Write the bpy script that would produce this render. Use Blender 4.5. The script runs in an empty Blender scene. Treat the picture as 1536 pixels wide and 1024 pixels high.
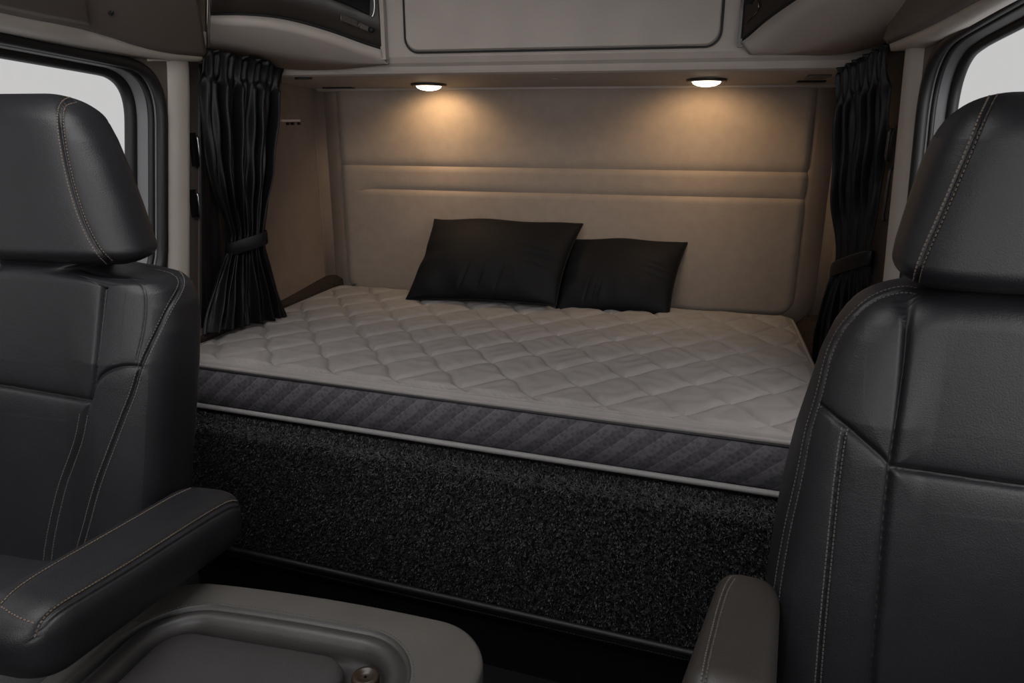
import bpy, bmesh, math, random
import numpy as np
from mathutils import Vector
from mathutils.bvhtree import BVHTree

random.seed(4); rng = np.random.default_rng(4)
S = bpy.context.scene
COL = S.collection
ZC = 1.45                                   # height of the camera above the cab floor

# ------------------------------------------------------------------ camera
FPX = 1115.; PIT = math.radians(16.9); YAW = math.radians(13.5)
cam_d = bpy.data.cameras.new('camera'); cam = bpy.data.objects.new('camera', cam_d); COL.objects.link(cam)
cam_d.sensor_width = 36.0; cam_d.lens = FPX / 1536 * 36.0; cam_d.clip_start = .02
cam.location = (0, 0, ZC); cam.rotation_euler = (math.pi / 2 - PIT, 0, YAW)
S.camera = cam

# ------------------------------------------------------------------ sky, lights, exposure
S.view_settings.view_transform = 'Standard'; S.view_settings.look = 'None'
S.view_settings.exposure = 0.0; S.view_settings.gamma = 1.0; S.view_settings.use_curve_mapping = False
ZENITH = 3.8                                # overcast sky is brightest overhead, let in by the added roof hatch
w = bpy.data.worlds.new('overcast_sky'); S.world = w; w.use_nodes = True
nt = w.node_tree; nt.nodes.clear()
wo = nt.nodes.new('ShaderNodeOutputWorld'); bg = nt.nodes.new('ShaderNodeBackground')
tc = nt.nodes.new('ShaderNodeTexCoord'); dp = nt.nodes.new('ShaderNodeVectorMath'); dp.operation = 'DOT_PRODUCT'
sd = Vector((.36, -.90, .40)).normalized(); dp.inputs[1].default_value = sd
mr = nt.nodes.new('ShaderNodeMapRange'); mr.interpolation_type = 'SMOOTHSTEP'
mr.inputs['From Min'].default_value = .60; mr.inputs['From Max'].default_value = 1.0
mr.inputs['To Min'].default_value = .585; mr.inputs['To Max'].default_value = 4.2
nt.links.new(tc.outputs['Generated'], dp.inputs[0]); nt.links.new(dp.outputs['Value'], mr.inputs['Value'])
up = nt.nodes.new('ShaderNodeVectorMath'); up.operation = 'DOT_PRODUCT'; up.inputs[1].default_value = (0, 0, 1)
m2 = nt.nodes.new('ShaderNodeMapRange'); m2.interpolation_type = 'SMOOTHSTEP'
m2.inputs['From Min'].default_value = .45; m2.inputs['From Max'].default_value = .95
m2.inputs['To Min'].default_value = 0.; m2.inputs['To Max'].default_value = ZENITH
ad = nt.nodes.new('ShaderNodeMath'); ad.operation = 'ADD'
nt.links.new(tc.outputs['Generated'], up.inputs[0]); nt.links.new(up.outputs['Value'], m2.inputs['Value'])
nt.links.new(mr.outputs['Result'], ad.inputs[0]); nt.links.new(m2.outputs['Result'], ad.inputs[1])
nt.links.new(ad.outputs[0], bg.inputs['Strength']); bg.inputs['Color'].default_value = (1, .99, .985, 1)
nt.links.new(bg.outputs['Background'], wo.inputs['Surface'])
PUCK_W = 5.6

# ------------------------------------------------------------------ pixel -> world helpers
Fv = np.array([-math.sin(YAW) * math.cos(PIT), math.cos(YAW) * math.cos(PIT), -math.sin(PIT)])
Rv = np.array([math.cos(YAW), math.sin(YAW), 0.]); Uv = np.cross(Rv, Fv)
O3 = np.array([0, 0, ZC])
def ray(x, y): return Fv * FPX + Rv * (x - 768) + Uv * (512 - y)
def aY(x, y, Y): r = ray(x, y); return r * Y / r[1] + O3
def aX(x, y, X): r = ray(x, y); return r * X / r[0] + O3
def aZ(x, y, Z): r = ray(x, y); return r * (Z - ZC) / r[2] + O3

# ------------------------------------------------------------------ materials
def new_mat(name):
    m = bpy.data.materials.new(name); m.use_nodes = True
    return m, m.node_tree, m.node_tree.nodes['Principled BSDF']
def N(t, k, **kw):
    n = t.nodes.new('ShaderNode' + k)
    for a, b in kw.items():
        if a in n.inputs: n.inputs[a].default_value = b
        else: setattr(n, a, b)
    return n
def mat(name, col, rough=.6, var=.12, vscale=14, bump=0., bscale=300, bdist=.002, kind='noise', metal=0., spec=.5, bump2=0., b2scale=30, sheen=0., coat=0.):
    m, t, p = new_mat(name)
    p.inputs['Roughness'].default_value = rough; p.inputs['Metallic'].default_value = metal
    p.inputs['Specular IOR Level'].default_value = spec
    p.inputs['Sheen Weight'].default_value = sheen; p.inputs['Coat Weight'].default_value = coat
    c = N(t, 'TexCoord'); n = N(t, 'TexNoise', Scale=vscale, Detail=5.0)
    t.links.new(c.outputs['Object'], n.inputs['Vector'])
    r = N(t, 'ValToRGB'); r.color_ramp.elements[0].position = .3; r.color_ramp.elements[1].position = .7
    r.color_ramp.elements[0].color = tuple(x * (1 - var) for x in col) + (1,)
    r.color_ramp.elements[1].color = tuple(min(1, x * (1 + var)) for x in col) + (1,)
    t.links.new(n.outputs['Fac'], r.inputs['Fac']); t.links.new(r.outputs['Color'], p.inputs['Base Color'])
    last = None
    for st, sc, kd, dist in ((bump2, b2scale, 'noise', bdist * 4), (bump, bscale, kind, bdist)):
        if st <= 0: continue
        b = N(t, 'Bump', Strength=st, Distance=dist)
        if kd == 'noise': x = N(t, 'TexNoise', Scale=sc, Detail=4.0); o = x.outputs['Fac']
        else: x = N(t, 'TexVoronoi', Scale=sc); x.feature = 'DISTANCE_TO_EDGE'; o = x.outputs['Distance']
        t.links.new(c.outputs['Object'], x.inputs['Vector']); t.links.new(o, b.inputs['Height'])
        if last: t.links.new(last.outputs['Normal'], b.inputs['Normal'])
        last = b
    if last: t.links.new(last.outputs['Normal'], p.inputs['Normal'])
    return m
M = {}
M['leather'] = mat('black_leather', (.0108, .0106, .0128), .46, .12, 12, .4, 520, .0011, 'noise', spec=.42, bump2=.14, b2scale=28)
M['leather_inner'] = M['leather']
M['stitch'] = mat('tan_thread', (.115, .085, .062), .8, .1)
M['stitch_grey'] = mat('grey_thread', (.075, .07, .066), .8, .1)
M['suede'] = mat('beige_suede', (.255, .205, .17), .85, .05, 30, .5, 260, .0012, 'noise', spec=.2, sheen=.1)
M['plastic'] = mat('beige_moulded_plastic', (.37, .325, .295), .6, .05, 8, .25, 700, .0006, spec=.35)
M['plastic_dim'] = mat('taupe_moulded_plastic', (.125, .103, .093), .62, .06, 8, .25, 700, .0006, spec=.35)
M['wall'] = mat('taupe_wall_lining', (.18, .138, .112), .85, .08, 12, .3, 400, .0008, spec=.2)
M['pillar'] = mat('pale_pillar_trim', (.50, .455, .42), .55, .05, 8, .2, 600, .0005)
M['frame'] = mat('cool_grey_door_frame', (.12, .123, .13), .45, .04)
M['rubber'] = mat('black_rubber', (.007, .007, .008), .5, .05, spec=.4)
M['carpet'] = mat('charcoal_carpet', (.004, .004, .0045), .95, .4, 160, 1., 420, .006, spec=.15, bump2=.6, b2scale=120)
M['carpet_light_tint'] = mat('light_tinted_carpet', (.05, .038, .03), .95, .45, 110, 1., 420, .006, spec=.15, bump2=.6, b2scale=110)
M['pile'] = mat('charcoal_pile', (.020, .020, .021), .45, .75, 90, spec=.3)
M['floor'] = mat('black_floor_carpet', (.01, .01, .011), .95, .3, 200, 1., 500, .004, spec=.1)
M['dark'] = mat('dark_gap', (.006, .006, .006), .8, .05)
M['gloss'] = mat('dark_brown_fascia', (.028, .022, .019), .38, .1, 10, coat=.1)
M['screen'] = mat('black_screen_glass', (.003, .003, .004), .12, .02, spec=.6)
M['chrome'] = mat('brushed_chrome', (.55, .53, .51), .28, .04, metal=1.)
M['bronze'] = mat('brown_button_plastic', (.022, .014, .008), .35, .1)
M['satin'] = mat('black_satin', (.0045, .004, .0048), .45, .08, 20, .3, 900, .0004, spec=.26)
M['pillowfab'] = mat('black_pillow_cotton', (.0052, .0052, .0066), .7, .08, 20, .3, 900, .0004, spec=.18)
M['console'] = mat('grey_taupe_vinyl', (.068, .063, .057), .5, .07, 14, .3, 500, .001, spec=.45, bump2=.1, b2scale=60)
M['console_dk'] = mat('dark_grey_vinyl', (.034, .031, .032), .48, .08, 14, .35, 420, .001, spec=.45, bump2=.15, b2scale=50)
M['rim_vinyl'] = mat('mid_grey_vinyl', (.036, .034, .033), .42, .07, 14, .3, 500, .001, spec=.5, bump2=.1, b2scale=60)
M['arm_brown'] = mat('dark_taupe_leather', (.027, .023, .020), .5, .08, 12, .3, 420, .001, spec=.45, bump2=.2, b2scale=45)
M['quilt'] = mat('grey_knit_quilt', (.238, .219, .212), .85, .05, 18, .35, 700, .0008, spec=.2, bump2=.25, b2scale=55)
M['piping'] = mat('light_grey_piping', (.20, .19, .188), .6, .05)
M['black_tape'] = mat('black_edge_tape', (.012, .012, .015), .6, .05)

def side_mat():
    m, t, p = new_mat('charcoal_striped_border'); p.inputs['Roughness'].default_value = .75
    p.inputs['Specular IOR Level'].default_value = .25
    c = N(t, 'TexCoord'); s = N(t, 'SeparateXYZ'); t.links.new(c.outputs['Object'], s.inputs[0])
    a = N(t, 'Math', operation='MULTIPLY'); a.inputs[1].default_value = -1.15; t.links.new(s.outputs['Z'], a.inputs[0])
    q = N(t, 'Math', operation='ADD'); t.links.new(s.outputs['X'], q.inputs[0]); t.links.new(a.outputs[0], q.inputs[1])
    d = N(t, 'Math', operation='MULTIPLY'); d.inputs[1].default_value = 1 / .072; t.links.new(q.outputs[0], d.inputs[0])
    f = N(t, 'Math', operation='FRACT'); t.links.new(d.outputs[0], f.inputs[0])
    st = N(t, 'ValToRGB'); e = st.color_ramp.elements
    e[0].position = 0; e[0].color = (.125, .115, .125, 1); e[1].position = .05; e[1].color = (.082, .076, .086, 1)
    for pos, cc in ((.47, (.078, .073, .083, 1)), (.52, (.056, .052, .060, 1)), (.98, (.053, .049, .057, 1))):
        x = e.new(pos); x.color = cc
    t.links.new(f.outputs[0], st.inputs['Fac'])
    br = N(t, 'TexVoronoi', Scale=95.0); t.links.new(c.outputs['Object'], br.inputs['Vector'])
    rm = N(t, 'ValToRGB'); rm.color_ramp.elements[0].position = .1; rm.color_ramp.elements[0].color = (.62, .62, .62, 1)
    rm.color_ramp.elements[1].position = .65; rm.color_ramp.elements[1].color = (1.2, 1.2, 1.2, 1)
    t.links.new(br.outputs['Distance'], rm.inputs['Fac'])
    mx = N(t, 'Mix', data_type='RGBA', blend_type='MULTIPLY'); mx.inputs[0].default_value = .8
    t.links.new(st.outputs['Color'], mx.inputs[6]); t.links.new(rm.outputs['Color'], mx.inputs[7])
    t.links.new(mx.outputs[2], p.inputs['Base Color'])
    b = N(t, 'Bump', Strength=.5, Distance=.002); t.links.new(f.outputs[0], b.inputs['Height'])
    b2 = N(t, 'Bump', Strength=.6, Distance=.0015); t.links.new(br.outputs['Distance'], b2.inputs['Height'])
    t.links.new(b.outputs['Normal'], b2.inputs['Normal']); t.links.new(b2.outputs['Normal'], p.inputs['Normal'])
    return m
M['border'] = side_mat()
def glass_mat():
    m = bpy.data.materials.new('window_glass'); m.use_nodes = True; t = m.node_tree; t.nodes.clear()
    o = N(t, 'OutputMaterial'); a = N(t, 'BsdfTransparent'); a.inputs[0].default_value = (.97, .97, .97, 1)
    g = N(t, 'BsdfGlossy'); g.inputs['Roughness'].default_value = .02
    x = N(t, 'MixShader'); x.inputs[0].default_value = .015
    t.links.new(a.outputs[0], x.inputs[1]); t.links.new(g.outputs[0], x.inputs[2]); t.links.new(x.outputs[0], o.inputs[0])
    return m
M['glass'] = glass_mat()
def lamp_mat():
    m, t, p = new_mat('warm_lit_lens'); p.inputs['Base Color'].default_value = (.9, .85, .75, 1)
    p.inputs['Emission Color'].default_value = (1., .86, .66, 1); p.inputs['Emission Strength'].default_value = 6.
    return m
M['lamp'] = lamp_mat()

# ------------------------------------------------------------------ mesh helpers
def mk(name, v, f, m, parent=None, smooth=True, solid=0., off=0., kind=None):
    me = bpy.data.meshes.new(name); v = np.asarray(v, dtype=np.float64)
    me.from_pydata(v.tolist(), [], [tuple(int(i) for i in q) for q in f]); me.update()
    bm = bmesh.new(); bm.from_mesh(me); bmesh.ops.recalc_face_normals(bm, faces=bm.faces); bm.to_mesh(me); bm.free()
    if smooth: me.polygons.foreach_set('use_smooth', [True] * len(me.polygons))
    me.materials.append(M[m] if isinstance(m, str) else m)
    o = bpy.data.objects.new(name, me); COL.objects.link(o)
    if parent is not None: o.parent = parent
    if solid:
        s = o.modifiers.new('solid', 'SOLIDIFY'); s.thickness = solid; s.offset = off
    if kind: o['kind'] = kind
    return o
def tag(o, label, cat, group=None):
    o['label'] = label; o['category'] = cat
    if group: o['group'] = group
    return o
def empty(name, label, cat, group=None, loc=(0, 0, 0)):
    # every thing's Empty sits at its base, meshes below are shifted by REBASE at the end
    o = bpy.data.objects.new(name, None); o.empty_display_size = .1; COL.objects.link(o); o.location = (0, 0, 0)
    o['_base'] = list(loc)
    return tag(o, label, cat, group)
def gridf(nu, nv, cu=False, cv=False):
    f = []
    for i in range(nu if cu else nu - 1):
        for j in range(nv if cv else nv - 1):
            i2 = (i + 1) % nu; j2 = (j + 1) % nv
            f.append((i * nv + j, i2 * nv + j, i2 * nv + j2, i * nv + j2))
    return f
def join(parts):
    V = []; Fc = []; n = 0
    for v, f in parts:
        v = np.asarray(v); V.append(v); Fc += [tuple(i + n for i in q) for q in f]; n += len(v)
    return np.concatenate(V), Fc
def box(x0, x1, y0, y1, z0, z1):
    v = [(x, y, z) for x in (x0, x1) for y in (y0, y1) for z in (z0, z1)]
    return np.array(v, float), [(0, 1, 3, 2), (4, 6, 7, 5), (0, 4, 5, 1), (2, 3, 7, 6), (0, 2, 6, 4), (1, 5, 7, 3)]
def rbox(name, b, m, parent=None, bev=.01, seg=3, kind=None):
    o = mk(name, *box(*b), m, parent, kind=kind)
    md = o.modifiers.new('bevel', 'BEVEL'); md.width = bev; md.segments = seg
    return o
def resample(p, step):
    p = np.asarray(p, float); d = np.r_[0, np.cumsum(np.linalg.norm(np.diff(p, axis=0), axis=1))]
    n = max(2, int(d[-1] / step) + 1); s = np.linspace(0, d[-1], n)
    return np.stack([np.interp(s, d, p[:, k]) for k in range(p.shape[1])], 1)
def smooth_path(p, step, closed=False, it=3):
    p = np.asarray(p, float)
    for _ in range(it):                       # Chaikin
        if closed:
            q = np.roll(p, -1, 0); p = np.stack([.75 * p + .25 * q, .25 * p + .75 * q], 1).reshape(-1, p.shape[1])
        else:
            a, b = p[:-1], p[1:]; m_ = np.stack([.75 * a + .25 * b, .25 * a + .75 * b], 1).reshape(-1, p.shape[1])
            p = np.concatenate([p[:1], m_, p[-1:]])
    if closed: p = np.concatenate([p, p[:1]])
    r = resample(p, step)
    return r[:-1] if closed else r
def tube(path, r, n=8, closed=False, flat=1.):
    p = np.asarray(path, float); m = len(p)
    t = (np.roll(p, -1, 0) - np.roll(p, 1, 0)) if closed else np.gradient(p, axis=0)
    t /= np.linalg.norm(t, axis=1)[:, None] + 1e-12
    ref = np.eye(3)[int(np.argmin(abs(t).max(0)))]
    a = np.cross(t, ref); a /= np.linalg.norm(a, axis=1)[:, None] + 1e-12; b = np.cross(t, a)
    th = np.arange(n) * 2 * math.pi / n; rr = np.broadcast_to(r, (m,))
    v = p[:, None] + rr[:, None, None] * (np.cos(th)[None, :, None] * a[:, None] + flat * np.sin(th)[None, :, None] * b[:, None])
    f = gridf(m, n, closed, True)
    if not closed: f += [tuple(range(n)), tuple((m - 1) * n + k for k in reversed(range(n)))]
    return v.reshape(-1, 3), f
def prism_y(out, y0, y1):
    """outline in x,z extruded along y"""
    n = len(out); v = [(a, y0, b) for a, b in out] + [(a, y1, b) for a, b in out]
    f = [tuple(range(n)), tuple(range(2 * n - 1, n - 1, -1))] + [(i, (i + 1) % n, n + (i + 1) % n, n + i) for i in range(n)]
    return np.array(v, float), f
def prism_x(out, x0, x1):
    v, f = prism_y(out, x0, x1); return v[:, [1, 0, 2]], f
def rrect(x0, x1, z0, z1, r, k=10, rs=None):
    rs = rs or (r, r, r, r); pts = []        # corners: x1z1, x0z1, x0z0, x1z0
    for (cx, cz, a0, rr) in ((x1, z1, 0, rs[0]), (x0, z1, 90, rs[1]), (x0, z0, 180, rs[2]), (x1, z0, 270, rs[3])):
        sx = 1 if cx == x1 else -1; sz = 1 if cz == z1 else -1
        for i in range(k + 1):
            a = math.radians(a0 + 90 * i / k)
            pts.append((cx - sx * rr + rr * math.cos(a), cz - sz * rr + rr * math.sin(a)))
    return pts
def sstep(a, b, x): t = np.clip((x - a) / (b - a), 0, 1); return t * t * (3 - 2 * t)

# seams and stitches that follow a surface
class Surf:
    def __init__(self, v, f): self.v = np.asarray(v, float); self.f = f; self.build()
    def build(self): self.b = BVHTree.FromPolygons([Vector(x) for x in self.v], self.f)
    def hits(self, px, step=2.):
        out = []; nn = []
        for x, y in smooth_path(px, step, it=2):
            r = Vector(ray(x, y)).normalized(); h, n, i, d = self.b.ray_cast(Vector(O3), r)
            if h is not None:
                if out and (h - out[-1]).length > .05: continue
                if n.dot(r) > 0: n = -n
                out.append(h); nn.append(n)
        return np.array([list(h) for h in out]), np.array([list(n) for n in nn])
    def normals(self):
        v = self.v; q = np.array([x for x in self.f if len(x) == 4])
        fn = np.cross(v[q[:, 2]] - v[q[:, 0]], v[q[:, 3]] - v[q[:, 1]]); n = np.zeros_like(v)
        for k in range(4): np.add.at(n, q[:, k], fn)
        n /= np.linalg.norm(n, axis=1)[:, None] + 1e-12
        c = v.mean(0); 
        if ((v - c) * n).sum() < 0: n = -n
        return n
    def seam(self, px, depth=.006, wid=.005):
        h, _ = self.hits(px)
        if len(h) < 2: return
        h = resample(h, .0025); lo = h.min(0) - .04; hi = h.max(0) + .04
        if not hasattr(self, 'disp'): self.disp = np.zeros(len(self.v))
        idx = np.where(((self.v > lo) & (self.v < hi)).all(1))[0]
        if not len(idx): return
        d = np.full(len(idx), 9.)
        for k in range(0, len(h), 40):
            d = np.minimum(d, np.linalg.norm(self.v[idx][:, None] - h[None, k:k + 40], axis=2).min(1))
        disp = -depth * (.55 * np.exp(-(d / (.62 * wid)) ** 2) + .45 * np.exp(-d / (1.9 * wid)))
        self.disp[idx] = np.minimum(self.disp[idx], disp)
    def apply(self):
        if hasattr(self, 'disp'): self.v += self.normals() * self.disp[:, None]
    def stitch(self, px, off=0., L=.0036, gap=.0023, wd=.00085):
        p = smooth_path(px, 2., it=2)
        if off:
            t = np.gradient(p, axis=0); t /= np.linalg.norm(t, axis=1)[:, None] + 1e-9
            p = p + off * np.stack([-t[:, 1], t[:, 0]], 1)
        h, nn = self.hits(p)
        if len(h) < 3: return []
        hr = resample(h, .0005); out = []; stp = int((L + gap) / .0005); k = 0; ll = int(L / .0005)
        while k + ll < len(hr):
            a, b = hr[k], hr[k + ll]; i = np.argmin(((h - a) ** 2).sum(1)); n = nn[i]
            t = b - a; l = np.linalg.norm(t); t /= l + 1e-9; s = np.cross(t, n); c = (a + b) / 2 + n * wd * .35
            v = [c + sx * t * l / 2 + sy * s * wd + sz * n * wd * .8 for sx in (-1, 1) for sy in (-1, 1) for sz in (-1, 1)]
            out.append((np.array(v), box(0, 1, 0, 1, 0, 1)[1])); k += stp
        return out

def loft(z, cx, hx, cy, hy, n, M_=360, bol=0., bol_in=.45, bol_out=.8, shapefn=None):
    th = np.linspace(0, 2 * math.pi, M_, endpoint=False) + .001
    c, s = np.cos(th), np.sin(th)
    V = []
    for i in range(len(z)):
        e = 2 / n
        X = cx[i] + hx[i] * np.sign(c) * abs(c) ** e
        Yr = np.sign(s) * abs(s) ** e
        Y = cy[i] + hy[i] * Yr
        if bol:
            xr = abs(X - cx[i]) / max(hx[i], 1e-4)
            Y -= bol * min(1, hy[i] / hy.max()) * np.clip((z[-1] - z[i] - .01) / .16, 0, 1) ** 1.3 * sstep(bol_in, bol_out, xr) * (Yr < 0) * np.clip(-Yr * 1.5, 0, 1)
        V.append(np.stack([X, Y, np.full(M_, z[i])], 1))
    V = np.concatenate(V)
    f = gridf(len(z), M_, False, True)
    n0 = len(V); V = np.concatenate([V, [V[:M_].mean(0)], [V[-M_:].mean(0)]])
    f += [(n0, (k + 1) % M_, k) for k in range(M_)] + [(n0 + 1, n0 - M_ + k, n0 - M_ + (k + 1) % M_) for k in range(M_)]
    return V, f
def zsamp(zb, zt, n, rb, rt):
    """denser near rounded ends"""
    u = np.linspace(0, math.pi / 2, 16)
    lo = zb + rb * (1 - np.cos(u)); hi = zt - rt * (1 - np.sin(u + 0)) ; hi = (zt - rt) + rt * np.sin(u)
    z = np.sort(np.r_[lo, np.linspace(zb + rb, zt - rt, n), hi]); return z[np.r_[True, np.diff(z) > 2e-5]]
def edge_from_px(px, yfun):
    out = []
    for x, y in px:
        Y = yfun(1.2)
        for _ in range(6): p = aY(x, y, Y); Y = yfun(p[2])
        out.append((p[2], p[0]))
    out.sort(); return np.array(out)

# ================================================================== SHELL
def struct(name, vf, m, parent=None, smooth=False, **k): return mk(name, *vf, m, parent, smooth=smooth, kind='structure' if parent is None else None, **k)
struct('floor', box(-1.95, .95, -.9, 2.96, -.06, 0), 'floor')
struct('wall_back', box(-1.6, .6, 2.95, 3.01, 0, 2.32), 'wall')
# front bulkhead with the windscreen opening behind the camera
def holed(outer, inner):
    n = len(inner); v = [tuple(p) for p in outer] + [tuple(p) for p in inner]
    return np.array(v, float), [(i, (i + 1) % n, n + (i + 1) % n, n + i) for i in range(n)]
def outer_for(inner, a0, a1, b0, b1):
    """project inner loop points on the rectangle, same count"""
    ca = (min(p[0] for p in inner) + max(p[0] for p in inner)) / 2; cb = (min(p[1] for p in inner) + max(p[1] for p in inner)) / 2
    out = []
    for a, b in inner:
        da, db = a - ca, b - cb
        k = min((a1 - ca) / da if da > 0 else (a0 - ca) / da if da < 0 else 9e9, (b1 - cb) / db if db > 0 else (b0 - cb) / db if db < 0 else 9e9)
        out.append((ca + da * k, cb + db * k))
    for ra, rb in ((a0, b0), (a0, b1), (a1, b0), (a1, b1)):
        i = min(range(len(out)), key=lambda q: (out[q][0] - ra) ** 2 + (out[q][1] - rb) ** 2); out[i] = (ra, rb)
    return out
rh = rrect(-1.40, -.10, .05, 1.25, .08, 8); ro = outer_for(rh, -1.95, .95, -.9, 3.05)  # unseen roof hatch, added to light upward-facing surfaces from above
v, f = holed([(a, b, 2.35) for a, b in ro], [(a, b, 2.35) for a, b in rh])
mk('ceiling', v, f, 'plastic_dim', smooth=False, solid=.06, kind='structure')
w4 = bpy.data.objects.new('added_roof_hatch', None); COL.objects.link(w4); w4['kind'] = 'structure'
mk('glass', [(a, b, 2.37) for a, b in rh], [tuple(range(len(rh)))], 'glass', w4, smooth=False)
mk('window_frame', *tube([(a, b, 2.325) for a, b in rh], .016, closed=True), 'rubber', w4)
ws = rrect(-1.65, .65, 1.2, 2.12, .12, 12)
wo_ = outer_for(ws, -1.95, .95, 0, 2.32)
v, f = holed([(a, -.7, b) for a, b in wo_], [(a, -.7, b) for a, b in ws])
mk('wall_front', v, f, 'plastic_dim', smooth=False, solid=.05, kind='structure')
wn = bpy.data.objects.new('window_3', None); COL.objects.link(wn); wn['kind'] = 'structure'
n = len(ws); mk('glass', [(a, -.7, b) for a, b in ws], [tuple(range(n))], 'glass', wn, smooth=False)
struct('added_dashboard', box(-1.9, .9, -.66, -.24, .2, 1.18), 'rubber')  # unseen dashboard behind the camera, added to block low light
mk('window_frame', *tube([(a, -.68, b) for a, b in ws], .016, closed=True), 'rubber', wn)

# side windows: loops in (y,z), wall plane x = XW + slant in front of the pillar
def win_loop(yb, z_at, slope, zb, yf, r, k=14, rr=.10):
    """rear edge yb, top line z = z_at - slope*(y-1.5)"""
    zt = lambda y: z_at - slope * (y - 1.5)
    cors = [(yb, zt(yb)), (yf, zt(yf)), (yf, zb), (yb, zb)]; R_ = [r, rr, rr, rr]; pts = []
    for i in range(4):
        p = np.array(cors[i]); a = np.array(cors[i - 1]); b = np.array(cors[(i + 1) % 4])
        da = (a - p) / np.linalg.norm(a - p); db = (b - p) / np.linalg.norm(b - p)
        t0, t1 = p + da * R_[i], p + db * R_[i]
        for s in np.linspace(0, 1, k): pts.append(tuple((1 - s) ** 2 * t0 + 2 * s * (1 - s) * p + s * s * t1))
    L = [np.array(pts)]
    # subdivide long sides
    out = []
    P = np.array(pts)
    for i in range(len(P)):
        a, b = P[i], P[(i + 1) % len(P)]; m_ = max(1, int(np.linalg.norm(b - a) / .04))
        for q in range(m_): out.append(a + (b - a) * q / m_)
    return np.array(out)
def inset(loop, d):
    t = np.roll(loop, -1, 0) - np.roll(loop, 1, 0); t /= np.linalg.norm(t, axis=1)[:, None] + 1e-9
    nn = np.stack([-t[:, 1], t[:, 0]], 1); c = loop.mean(0)
    s = np.sign(((c - loop) * nn).sum()); return loop + nn * s * d
LEAN = .2
def lean_y(y, z, y0=1.2, y1=1.9): return y - LEAN * (1.6 - z) * sstep(y0, y1, y)
def lean(o, y1=9.):
    for v in o.data.vertices:
        if v.co.y < y1: v.co.y -= LEAN * (1.6 - v.co.z)
    return o
def side_wall(side, XW, depth, yb, z_at, slope, nm, wnm, r=.13):
    sg = 1 if side == 'right' else -1
    X = lambda y, d: XW + sg * d + (sg * .12 * np.clip(yb - .2 - y, 0, 9) if side == 'right' else -.05 * np.clip(yb - .2 - y, 0, 9))
    lp = win_loop(yb, z_at, slope, .98, .05, r)
    out = np.array(outer_for([tuple(p) for p in lp], -.72, yb + .02, 0, 2.32))
    for q in (lp, out): q[:, 0] = lean_y(q[:, 0], q[:, 1])
    V = [np.stack([X(q[:, 0], d), q[:, 0], q[:, 1]], 1) for q, d in ((out, 0), (lp, 0))]
    n = len(lp)
    mk(nm, np.concatenate(V), gridf(2, n, False, True), 'plastic_dim', smooth=False, kind='structure', solid=.008)
    # sleeper part of the wall, with the slot behind the pillar
    W = empty_struct(wnm)
    jamb = []
    prof = [(0, 0, 'a'), (.004, .012), (.004, .020), (.012, .035), (.012, depth - .02), (.018, depth - .01), (.018, depth)]
    rings = [np.stack([X(inset(lp, a[0])[:, 0], a[1]), inset(lp, a[0])[:, 0], inset(lp, a[0])[:, 1]], 1) for a in prof]
    mk('window_frame', np.concatenate(rings), gridf(len(rings), n, False, True), 'frame', W, solid=.004)
    q = inset(lp, .002); mk('outer_seal', *tube(np.stack([X(q[:, 0], -.002), q[:, 0], q[:, 1]], 1), .016 if depth > .08 else .013, 10, True), 'rubber', W)
    q = inset(lp, .006); mk('middle_seal', *tube(np.stack([X(q[:, 0], .3 * depth), q[:, 0], q[:, 1]], 1), .0105 if depth > .08 else .006, 10, True), 'rubber', W)
    q = inset(lp, .016); mk('inner_seal', *tube(np.stack([X(q[:, 0], depth - .010), q[:, 0], q[:, 1]], 1), .0185 if depth > .08 else .012, 10, True), 'rubber', W)
    q = inset(lp, .016); mk('glass', np.stack([X(q[:, 0], depth), q[:, 0], q[:, 1]], 1), [tuple(range(n))], 'glass', W, smooth=False)
    return lp, X
def empty_struct(nm):
    o = bpy.data.objects.new(nm, None); COL.objects.link(o); o['kind'] = 'structure'; return o
XL, XR = -1.5, .5
pL = [aX(0, 52, XL), aX(150, 84, XL)]; slL = -(pL[1][2] - pL[0][2]) / (pL[1][1] - pL[0][1]); zL = pL[0][2] - slL * (1.5 - pL[0][1])
lpL, XfL = side_wall('left', XL, .10, 1.968, zL, slL, 'door_1', 'window_1', .15)
pR = [aX(1536, 0, XR + .04), aX(1420, 68, XR + .01)]; slR = -(pR[1][2] - pR[0][2]) / (pR[1][1] - pR[0][1]); zR = pR[0][2] - slR * (1.5 - pR[0][1])
lpR, XfR = side_wall('right', XR, .065, 1.985, zR, slR, 'door_2', 'window_2', .15)

# sleeper side walls
lean(struct('wall_left', box(XL - .06, XL, 2.165, 2.96, 0, 2.32), 'wall'), 2.5)
lean(struct('wall_right', box(XR, XR + .06, 2.20, 2.96, 0, 2.32), 'wall'), 2.5)
# pillars
def pillar(nm, x, sg, y0, y1, zt):
    ys = np.linspace(0, 1, 14); pr = []
    for s in ys:
        b = (1 - abs(2 * s - 1) ** 3.0); pr.append((x - sg * (.002 + .018 * b), y0 + (y1 - y0) * s))
    zs = np.linspace(0.02, zt, 24); V = []
    for z in zs:
        k = 1 - .9 * sstep(zt - .06, zt, z)
        V.append([(x + sg * .02 + (a - x - sg * .02) * (k if False else 1), b - (0.02 * sstep(zt - .10, zt, z)), z) for a, b in pr] + [(x + sg * .05, y1, z), (x + sg * .05, y0, z)])
    V = np.array(V).reshape(-1, 3); n = 16; f = gridf(24, n, False, True) + [tuple(range(n)), tuple(23 * n + k for k in reversed(range(n)))]
    return mk(nm, V, f, 'pillar', kind='structure')
lean(pillar('trim_1', XL, -1, 1.985, 2.088, 1.66))
lean(pillar('trim_2', XR, 1, 2.01, 2.16, 1.70))
lean(struct('trim_3', box(XL - .06, XL - .022, 2.08, 2.18, 0, 2.0), 'plastic_dim'))
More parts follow.
